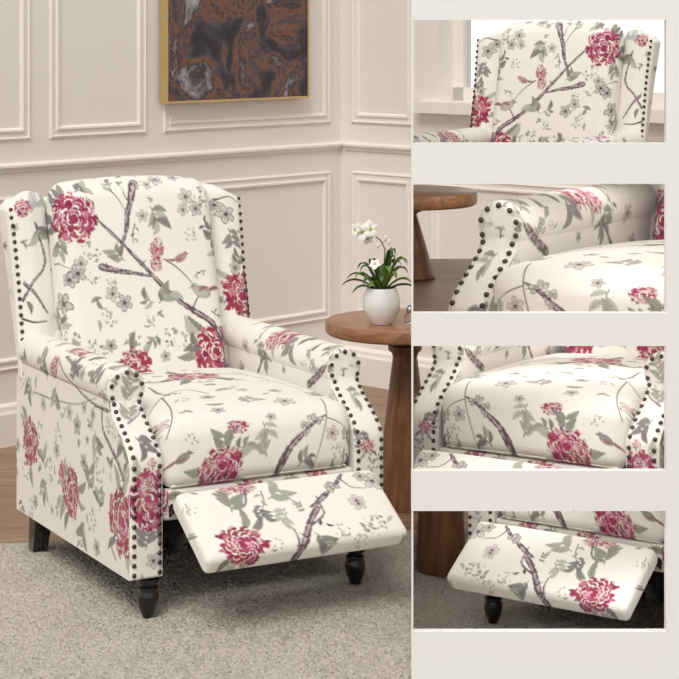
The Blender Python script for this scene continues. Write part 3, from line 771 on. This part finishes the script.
ub(lambda bm: prism(bm, [(XR1, YS0+.0001), (XR1+.016, YS0+.0001), (1.066, YB), (1.05, YB)], -.0, TOPZ), 'side_panel', M['white'])
T_ = .0151
PL = ((lx(YS1)+.005, YS1, 0), (1/math.hypot(1, SLX), -SLX/math.hypot(1, SLX), 0))     # inner face of the slanted side
FRONT = ((0, YS1+.001, 0), (0, 1, 0)); SR = (1.05-XR1)/(YB-YS0); RIGHT = ((XR1-.001, YS0, 0), (-1/math.hypot(1, SR), SR/math.hypot(1, SR), 0))
def bay(z0, z1, yb): return [PL, FRONT, RIGHT, ((0, yb, 0), (0, -1, 0)), ((0, 0, z0), (0, 0, 1)), ((0, 0, z1), (0, 0, -1))]
def from_main(ref):
    """photo point at which a point of the whole chair shows"""
    w = XF(TH, 1, (OX, OY, 0), False)(np.array([ref]))[0]
    return 339.5+F*w[0]/w[1], HOR+F*(HC-w[2])/w[1], w[1]
def detail_chair(s, ax, by, D, ref, floor=False):
    x, y, d = from_main(ref); th = -TH-(ax-(s-1)*0-679+(s-1)*x)/F if False else -(TH+((ax-s*x)+x-679)/F)
    c = anchored(-abs(th), s*D/d, ref, ax-s*x, s*y+by, D)
    if floor: c.T[2] = .0
    return c
def put_chair(x, clip, label, z):
    build_chair(x, clip, label, grp, (float(x.T[0]), float(x.T[1]), z))
put_chair(detail_chair(.75, 659, -116, 4.92, (-.19, .74, .865)), bay(SHZ[0]+T_+.001, TOPZ+.4, 5.34), 'winged backrest of a floral armchair on the top shelf, bright window behind it', SHZ[0]+T_+.001)
put_chair(detail_chair(1.31, 950.6, -255, 4.45, (.298, .125, .572)), bay(SHZ[1]+T_+.001, SHZ[0]-.008, 5.34), 'close rolled arm and seat of a floral armchair in the second compartment from the top', SHZ[1]+T_+.001)
put_chair(detail_chair(.98, 785, -9, 4.36, (.06, .15, .475)), bay(SHZ[2]+T_+.001, SHZ[1]-.008, 5.19), 'thick floral seat cushion between two studded arms in the third compartment from the top', SHZ[2]+T_+.001)
put_chair(detail_chair(.90, 813, 103, 4.54, (.280, .032, 0), True), bay(-.1, SHZ[2]-.008, 5.19), 'raised floral footrest over one black turned leg on the rug in the lowest compartment', 0.0)

# ------------------------------------------------------------------ side table, plant, jar
def clip_bm(bm, planes):
    for p, n in planes:
        bmesh.ops.bisect_plane(bm, geom=bm.verts[:]+bm.edges[:]+bm.faces[:], dist=1e-6, plane_co=p, plane_no=n, clear_inner=True)
        ed = [e for e in bm.edges if e.is_boundary]
        if ed: bmesh.ops.holes_fill(bm, edges=ed, sides=200)
TX, TY = px_x(405, 5.68), 5.68
PED = [(.083, 0), (.085, .012), (.079, .05), (.068, .14), (.058, .23), (.050, .30), (.043, .36), (.037, .41), (.034, .435), (.038, .447), (.047, .455), (.047, .468), (.036, .474), (.04, .487), (.056, .502), (.07, .506)]
def side_table(loc, k, R, label, planes=None, zs=1.0):
    t = empty('side_table', loc); tag(t, label, 'side table')
    bm = bmesh.new(); add_lathe(bm, [(r*k, z*zs) for r, z in PED], 48)
    th = .036*k; z0 = .504*zs
    b2 = bmesh.new(); add_lathe(b2, [(R*.965, z0), (R*.99, z0+.003), (R, z0+.008), (R, z0+th-.006), (R*.992, z0+th-.001), (R*.975, z0+th)], 72)
    L = Vector(loc)
    if planes:
        for b in (bm, b2): clip_bm(b, [(Vector(p)-L, Vector(n)) for p, n in planes])
    from_bm('pedestal', bm, M['table'], t); from_bm('tabletop', b2, M['tabletop'], t)
    return t, loc[2]+z0+th
side_tab, TTOP = side_table((TX, TY, -.012), 1.05, .232, 'round brown wooden pedestal table carrying the potted white orchid')
# a table on the second shelf, its left part hidden by the side panel
side_table((px_x(404, 4.95), 4.95, SHZ[1]+T_+.001), .95, .186, 'low round brown table in the second compartment beside the rolled arm', [PL], .37)
pd = empty('wooden_pedestal', (px_x(441, 4.98), 4.98, .0)); tag(pd, 'smooth brown wooden pedestal on the rug in the lowest compartment', 'pedestal')
bm = bmesh.new(); add_lathe(bm, [(.062, 0), (.064, .01), (.062, .06), (.055, .2), (.050, .30), (.047, SHZ[2]-.008)], 48); from_bm('turned_post', bm, M['table'], pd)

px0, py0 = px_x(381.5, 5.60), 5.60
orc = empty('potted_orchid', (px0, py0, TTOP)); tag(orc, 'white orchid with strap leaves in a round white ceramic pot on the brown table', 'plant')
k = 5.6/1950
bm = bmesh.new(); add_lathe(bm, [(.022, .0), (.030, .001), (.043, .018), (.0525, .042), (.0545, .060), (.0515, .080), (.045, .098), (.0425, .105), (.0405, .105), (.042, .098), (.047, .082)], 48, cap=False)
v = [bm.verts.new((.022*math.cos(a), .022*math.sin(a), 0)) for a in np.linspace(0, 2*math.pi, 48, endpoint=False)]; bm.faces.new(v)
from_bm('pot', bm, M['pot'], orc)
bm = bmesh.new(); add_lathe(bm, [(.0465, .080), (.044, .092), (.02, .097), (.004, .098)], 32); from_bm('soil', bm, M['soil'], orc)
def strap(az, L, lift, w, mat, droop=1.0):
    bm = bmesh.new(); n = 14; rows = []
    d = Vector((math.cos(az), math.sin(az), 0)); s = Vector((-math.sin(az), math.cos(az), 0))
    for i in range(n+1):
        t = i/n; r = L*t*(1-.12*t*t); h = lift*math.sin(min(t*1.9, 3.0))*1.12-droop*.03*t*t
        c = d*(r+.006)+Vector((0, 0, .092+h)); ww = w*math.sin((t*.9+.1)*math.pi)**.55+.0006 if t < 1 else .0006
        rows.append([bm.verts.new(c+s*ww*a+Vector((0, 0, abs(a)*ww*.45-b*.0012))) for a, b in ((-1, 0), (-.5, 0), (0, 0), (.5, 0), (1, 0), (.5, 1), (0, 1), (-.5, 1))])
    for A, B2 in zip(rows, rows[1:]):
        for q in range(8): bm.faces.new((A[q], A[(q+1) % 8], B2[(q+1) % 8], B2[q]))
    bm.faces.new(rows[0]); bm.faces.new(rows[-1])
    from_bm('leaf', bm, mat, orc)
for az, L, lift, w, mt in ((3.2, .125, .045, .009, 'leaf'), (2.9, .11, .06, .009, 'leaf'), (3.6, .10, .03, .009, 'leaf'), (2.5, .09, .085, .008, 'leaf'), (.1, .115, .030, .009, 'leaf'), (-.3, .10, .05, .011, 'leaf2'), (.45, .09, .075, .011, 'leaf2'), (-.9, .07, .07, .012, 'leaf2'), (.9, .06, .095, .011, 'leaf'), (-1.6, .05, .06, .011, 'leaf'), (3.9, .075, .055, .010, 'leaf'), (-2.2, .06, .045, .010, 'leaf2'), (.0, .06, .095, .011, 'leaf2'), (-.5, .045, .11, .010, 'leaf2'), (-.2, .075, .105, .011, 'leaf2'), (.3, .085, .10, .010, 'leaf'), (-.7, .04, .125, .010, 'leaf'), (.6, .05, .125, .009, 'leaf2'), (2.7, .07, .08, .009, 'leaf'), (-1.2, .06, .085, .012, 'leaf2'), (3.4, .085, .065, .009, 'leaf2'), (1.6, .06, .08, .01, 'leaf'), (2.1, .07, .095, .008, 'leaf')):
    strap(az, L, lift, w, M[mt])
sp = [(.002, 0, .09), (.006, 0, .14), (.008, -.002, .18), (.010, -.002, .215), (-.002, -.004, .240), (-.022, -.006, .256), (-.044, -.008, .262)]
bm = bmesh.new(); add_tube(bm, sp, [.0022, .002, .002, .0018, .0016, .0014, .0012], 8); add_tube(bm, [(.004, 0, .12), (-.008, 0, .15), (-.018, 0, .17)], .0014, 6); add_tube(bm, [(.002, -.003, .232), (.014, -.003, .243), (.022, -.003, .236)], .001, 6)
from_bm('flower_stem', bm, M['stem'], orc)
def bloom(c, r, face, n=5, rot=0):
    bm = bmesh.new(); f = Vector(face).normalized(); a = f.cross(Vector((0, 0, 1))).normalized(); b = f.cross(a)
    for q in range(n):
        an = rot+2*math.pi*q/n; u = a*math.cos(an)+b*math.sin(an); w = f.cross(u); rows = []
        for i in range(8):
            t = i/7; ww = r*(.42 if q % 2 else .30)*math.sin(max(t*.93+.05, 0)*math.pi)**.7+.0004; base = Vector(c)+u*r*t+f*(r*.22*math.sin(t*2.6))
            rows.append([bm.verts.new(base+w*ww*s-f*(s*s*ww*.35)-f*th) for s, th in ((-1, 0), (0, 0), (1, 0), (0, .0012))])
        for A, B2 in zip(rows, rows[1:]):
            for k_ in range(4): bm.faces.new((A[k_], A[(k_+1) % 4], B2[(k_+1) % 4], B2[k_]))
        bm.faces.new(rows[0]); bm.faces.new(rows[-1])
    o = from_bm('flower', bm, M['petal'], orc)
    bm = bmesh.new(); bmesh.ops.create_uvsphere(bm, u_segments=10, v_segments=8, radius=r*.17); bmesh.ops.translate(bm, verts=bm.verts, vec=Vector(c)+f*r*.15); from_bm('flower_centre', bm, M['lip'], o)
bloom((-.056, -.012, .266), .030, (-.3, -1, .1), rot=.3); bloom((-.034, -.015, .274), .027, (.3, -1, .2), rot=1.0); bloom((-.074, -.008, .272), .022, (-.9, -.6, .2), rot=.6); bloom((-.040, -.006, .246), .018, (.2, -1, -.3), rot=0); bloom((-.019, -.004, .172), .018, (-.2, -1, .8), rot=.4)
for c in ((.022, -.003, .236), (.012, -.003, .248), (-.010, -.004, .226)):
    bm = bmesh.new(); bmesh.ops.create_uvsphere(bm, u_segments=10, v_segments=8, radius=.006); bmesh.ops.scale(bm, verts=bm.verts, vec=(.8, .8, 1.4)); bmesh.ops.translate(bm, verts=bm.verts, vec=c); from_bm('bud', bm, M['petal'], orc)
jr = empty('glass_jar', (px_x(410, 5.62), 5.62, TTOP)); tag(jr, 'small clear glass jar with a silver lid on the brown table right of the orchid', 'jar')
bm = bmesh.new(); add_lathe(bm, [(.013, 0), (.0165, .002), (.0165, .02), (.013, .028), (.010, .031)], 24); from_bm('jar_body', bm, M['glass'], jr)
bm = bmesh.new(); add_lathe(bm, [(.0095, .0312), (.012, .034), (.012, .041), (.008, .047), (.003, .052)], 24); from_bm('lid', bm, M['silver'], jr)

# ------------------------------------------------------------------ the room
def struct(o): o['kind'] = 'structure'; return o
CX, CY = .006, 7.67
DL = Vector((-.6857, -.7279, 0)).normalized(); NL = Vector((.7279, -.6857, 0)).normalized()      # left wall runs this way from the corner, faces NL
DR = Vector((.7277, -.6859, 0)).normalized(); NR = Vector((-.6859, -.7277, 0)).normalized()
P0 = Vector((CX, CY, -.0)); H = 2.7
def t_at(px, d, off=0):
    """distance along a wall from the corner where photo column px meets it"""
    k_ = (px-339.5)/F; return (k_*CY-CX)/(d.x-k_*d.y)
def wall_pt(d, n, t, z, o=0): return P0+d*t+n*o+Vector((0, 0, z))
def slab(name, d, n, t0, t1, z0, z1, o0, o1, mat, bev=0):
    bm = bmesh.new(); v = [bm.verts.new(wall_pt(d, n, t, z, o)) for t in (t0, t1) for o in (o0, o1) for z in (z0, z1)]
    for f in ((0,1,3,2), (4,6,7,5), (0,4,5,1), (2,3,7,6), (0,2,6,4), (1,5,7,3)): bm.faces.new([v[i] for i in f])
    if bev: bmesh.ops.bevel(bm, geom=bm.edges[:], offset=bev, segments=2, affect='EDGES')
    return from_bm(name, bm, mat, smooth=False)
struct(slab('wall_left', DL, NL, -.15, 5.6, -.012, H, -.15, 0, M['wall']))
# right wall with a window opening
w0, w1, zs0, zs1 = t_at(441, DR), t_at(441, DR)+1.05, 1.10, 2.35
bm = bmesh.new()
def wbox(t0, t1, z0, z1, o0=-.15, o1=0, d=DR, n=NR, b=None):
    b = b or bm; v = [b.verts.new(wall_pt(d, n, t, z, o)) for t in (t0, t1) for o in (o0, o1) for z in (z0, z1)]
    for f in ((0,1,3,2), (4,6,7,5), (0,4,5,1), (2,3,7,6), (0,2,6,4), (1,5,7,3)): b.faces.new([v[i] for i in f])
wbox(0, w0, -.012, H); wbox(w1, 4.6, -.012, H); wbox(w0, w1, -.012, zs0); wbox(w0, w1, zs1, H)
struct(from_bm('wall_right', bm, M['wall'], smooth=False))
wn = empty('window_1', tuple(wall_pt(DR, NR, (w0+w1)/2, zs0))); struct(wn)
def wpart(name, boxes, mat):
    b = bmesh.new()
    for q in boxes: wbox(*q, b=b)
    bmesh.ops.translate(b, verts=b.verts, vec=-wn.location); return from_bm(name, b, mat, wn, smooth=False)
wpart('window_frame', [(w0-.07, w0, zs0-.02, zs1+.07, 0, .02), (w1, w1+.07, zs0-.02, zs1+.07, 0, .02), (w0-.07, w1+.07, zs1, zs1+.07, .0, .022),
   (w0, w0+.05, zs0, zs1, -.12, -.07), (w1-.05, w1, zs0, zs1, -.12, -.07), (w0, w1, zs0, zs0+.05, -.12, -.07), (w0, w1, zs1-.05, zs1, -.12, -.07), ((w0+w1)/2-.02, (w0+w1)/2+.02, zs0, zs1, -.12, -.07)], M['trim'])
wpart('window_sill', [(w0-.10, w1+.10, zs0-.045, zs0-.002, -.14, .05)], M['trim'])
wpart('window_pane', [(w0+.05, w1-.05, zs0+.05, zs1-.05, -.097, -.093)], M['glass'])

TN = [0]
def moulding(d, n, t0, t1, z0, z1):
    """raised picture-frame moulding on a wall"""
    TN[0] += 1; bm = bmesh.new()
    prof = [(0, 0), (.002, .006), (.008, .009), (.013, .004), (.026, .004), (.030, .010), (.036, .010), (.042, .002), (.044, 0)]
    rings = []
    for ins, h in prof:
        rings.append([bm.verts.new(wall_pt(d, n, t, z, h+.0002)) for t, z in ((t0+ins, z0+ins), (t1-ins, z0+ins), (t1-ins, z1-ins), (t0+ins, z1-ins))])
    for A, B2 in zip(rings, rings[1:]):
        for q in range(4): bm.faces.new((A[q], A[(q+1) % 4], B2[(q+1) % 4], B2[q]))
    struct(from_bm('trim_%d' % TN[0], bm, M['trim'], smooth=False))
tl = lambda px: t_at(px, DL); tr = lambda px: t_at(px, DR)
edges = [(tl(330), tl(163)), (tl(146), tl(49)), (tl(30), tl(30)+.62)]
e = edges[-1][1]+.12; edges.append((e, e+.8))
for a, b in edges:
    moulding(DL, NL, a, b, 1.00, 2.45); moulding(DL, NL, a, b, .235, .815)
wl = tr(352)
moulding(DR, NR, wl, w0-.13, 1.00, 2.45); moulding(DR, NR, wl, w0-.13, .235, .815); moulding(DR, NR, w0-.05, w1+.05, .235, .815)
moulding(DR, NR, w1+.20, w1+1.0, 1.0, 2.45); moulding(DR, NR, w1+.20, w1+1.0, .235, .815)
def rail(name, d, n, t1, prof, t0=0):
    bm = bmesh.new(); A = [bm.verts.new(wall_pt(d, n, t0, z, o)) for o, z in prof]; B2 = [bm.verts.new(wall_pt(d, n, t1, z, o)) for o, z in prof]
    for q in range(len(prof)): bm.faces.new((A[q], A[(q+1) % len(prof)], B2[(q+1) % len(prof)], B2[q]))
    bm.faces.new(A[::-1]); bm.faces.new(B2); struct(from_bm(name, bm, M['trim'], smooth=False))
RP = [(0, .893), (.007, .895), (.009, .901), (.014, .906), (.020, .912), (.020, .919), (.012, .924), (0, .926)]
BP = [(0, -.012), (.022, -.012), (.022, .095), (.016, .105), (.014, .118), (.006, .126), (0, .128)]
rail('trim_20', DL, NL, 5.4, RP); rail('trim_21', DR, NR, 4.5, RP, .031); rail('baseboard_left', DL, NL, 5.4, BP); rail('baseboard_right', DR, NR, 4.5, BP, .023)
# framed picture on the left wall
pa, pb = tl(301), tl(158); pz0, pz1 = 1.105, 1.80
pic = empty('framed_painting', tuple(wall_pt(DL, NL, (pa+pb)/2, pz0))); tag(pic, 'dark abstract painting in a thin gold frame hanging on the panelled wall', 'painting')
def pp(name, boxes, mat):
    b = bmesh.new()
    for q in boxes: wbox(*q, d=DL, n=NL, b=b)
    bmesh.ops.translate(b, verts=b.verts, vec=-pic.location); return from_bm(name, b, mat, pic, smooth=False)
pp('picture_frame', [(pa, pb, pz0, pz0+.008, .012, .046), (pa, pb, pz1-.008, pz1, .012, .046), (pa, pa+.008, pz0+.008, pz1-.008, .012, .046), (pb-.008, pb, pz0+.008, pz1-.008, .012, .046)], M['gold'])
pp('canvas', [(pa+.008, pb-.008, pz0+.008, pz1-.008, .014, .042)], M['art'])
# floor
FZ = -.012
bm = bmesh.new(); prism(bm, [(CX, CY), (CX-.6857*5.6, CY-.7279*5.6), (-3.9, 2.0), (3.6, 2.0), (CX+.7277*4.6, CY-.6859*4.6)], -.06, FZ); struct(from_bm('floor', bm, M['floor'], smooth=False))
# rug with a short pile
bm = bmesh.new(); nx, ny = 620, 460; X0, X1, Y0 = -1.30, 1.20, 3.5
yr = lambda x: 5.30+.118*(x+.4)
gv = [[None]*(ny+1) for _ in range(nx+1)]
hn = RNG.uniform(0, 1, (nx+1, ny+1))
for i in range(nx+1):
    for j in range(ny+1):
        x = X0+(X1-X0)*i/nx; yq = Y0+(yr(x)-Y0)*j/ny; edge = i in (0, nx) or j in (0, ny)
        gv[i][j] = bm.verts.new((x+(0 if edge else .0035*(hn[i-1, j]-.5)), yq, FZ+.0005 if edge else -.0105+.0105*hn[i, j]**.7))
for i in range(nx):
    for j in range(ny): bm.faces.new((gv[i][j], gv[i+1][j], gv[i+1][j+1], gv[i][j+1]))
tag(from_bm('area_rug', bm, M['rug']), 'light greige short-pile rug lying under the armchair on the wooden floor', 'rug')

# ------------------------------------------------------------------ light, sky, camera
w = bpy.data.worlds.new('World'); scn.world = w; w.use_nodes = True
nt = w.node_tree; bg = nt.nodes['Background']
tc = N(nt, 'ShaderNodeTexCoord'); sx = N(nt, 'ShaderNodeSeparateXYZ'); nt.links.new(tc.outputs['Generated'], sx.inputs[0])
cr = N(nt, 'ShaderNodeMapRange', **{'From Min': .3, 'From Max': .9, 'To Min': .70, 'To Max': 1.5}); nt.links.new(sx.outputs['Y'], cr.inputs['Value'])
bg.inputs['Color'].default_value = (1.0, .985, .965, 1); nt.links.new(cr.outputs[0], bg.inputs['Strength'])
def sun(name, az, el, st, ang, col=(1, .97, .93)):
    l = bpy.data.lights.new(name, 'SUN'); l.energy = st; l.angle = math.radians(ang); l.color = col
    o = bpy.data.objects.new(name, l); COL.objects.link(o)
    d = Vector((math.sin(math.radians(az))*math.cos(math.radians(el)), -math.cos(math.radians(az))*math.cos(math.radians(el)), math.sin(math.radians(el))))
    o.rotation_euler = d.to_track_quat('Z', 'Y').to_euler(); o.location = d*6
sun('daylight', -12, 48, 1.75, 28)
cam = bpy.data.cameras.new('Camera'); co = bpy.data.objects.new('Camera', cam); COL.objects.link(co)
co.location = (0, 0, HC); co.rotation_euler = (math.pi/2, 0, 0)
cam.sensor_width = 36; cam.lens = F/679*36; cam.shift_y = -(339.5-HOR)/679; cam.clip_start = .05
scn.camera = co
scn.view_settings.view_transform = 'Standard'; scn.view_settings.look = 'None'; scn.view_settings.exposure = 0; scn.view_settings.gamma = 1
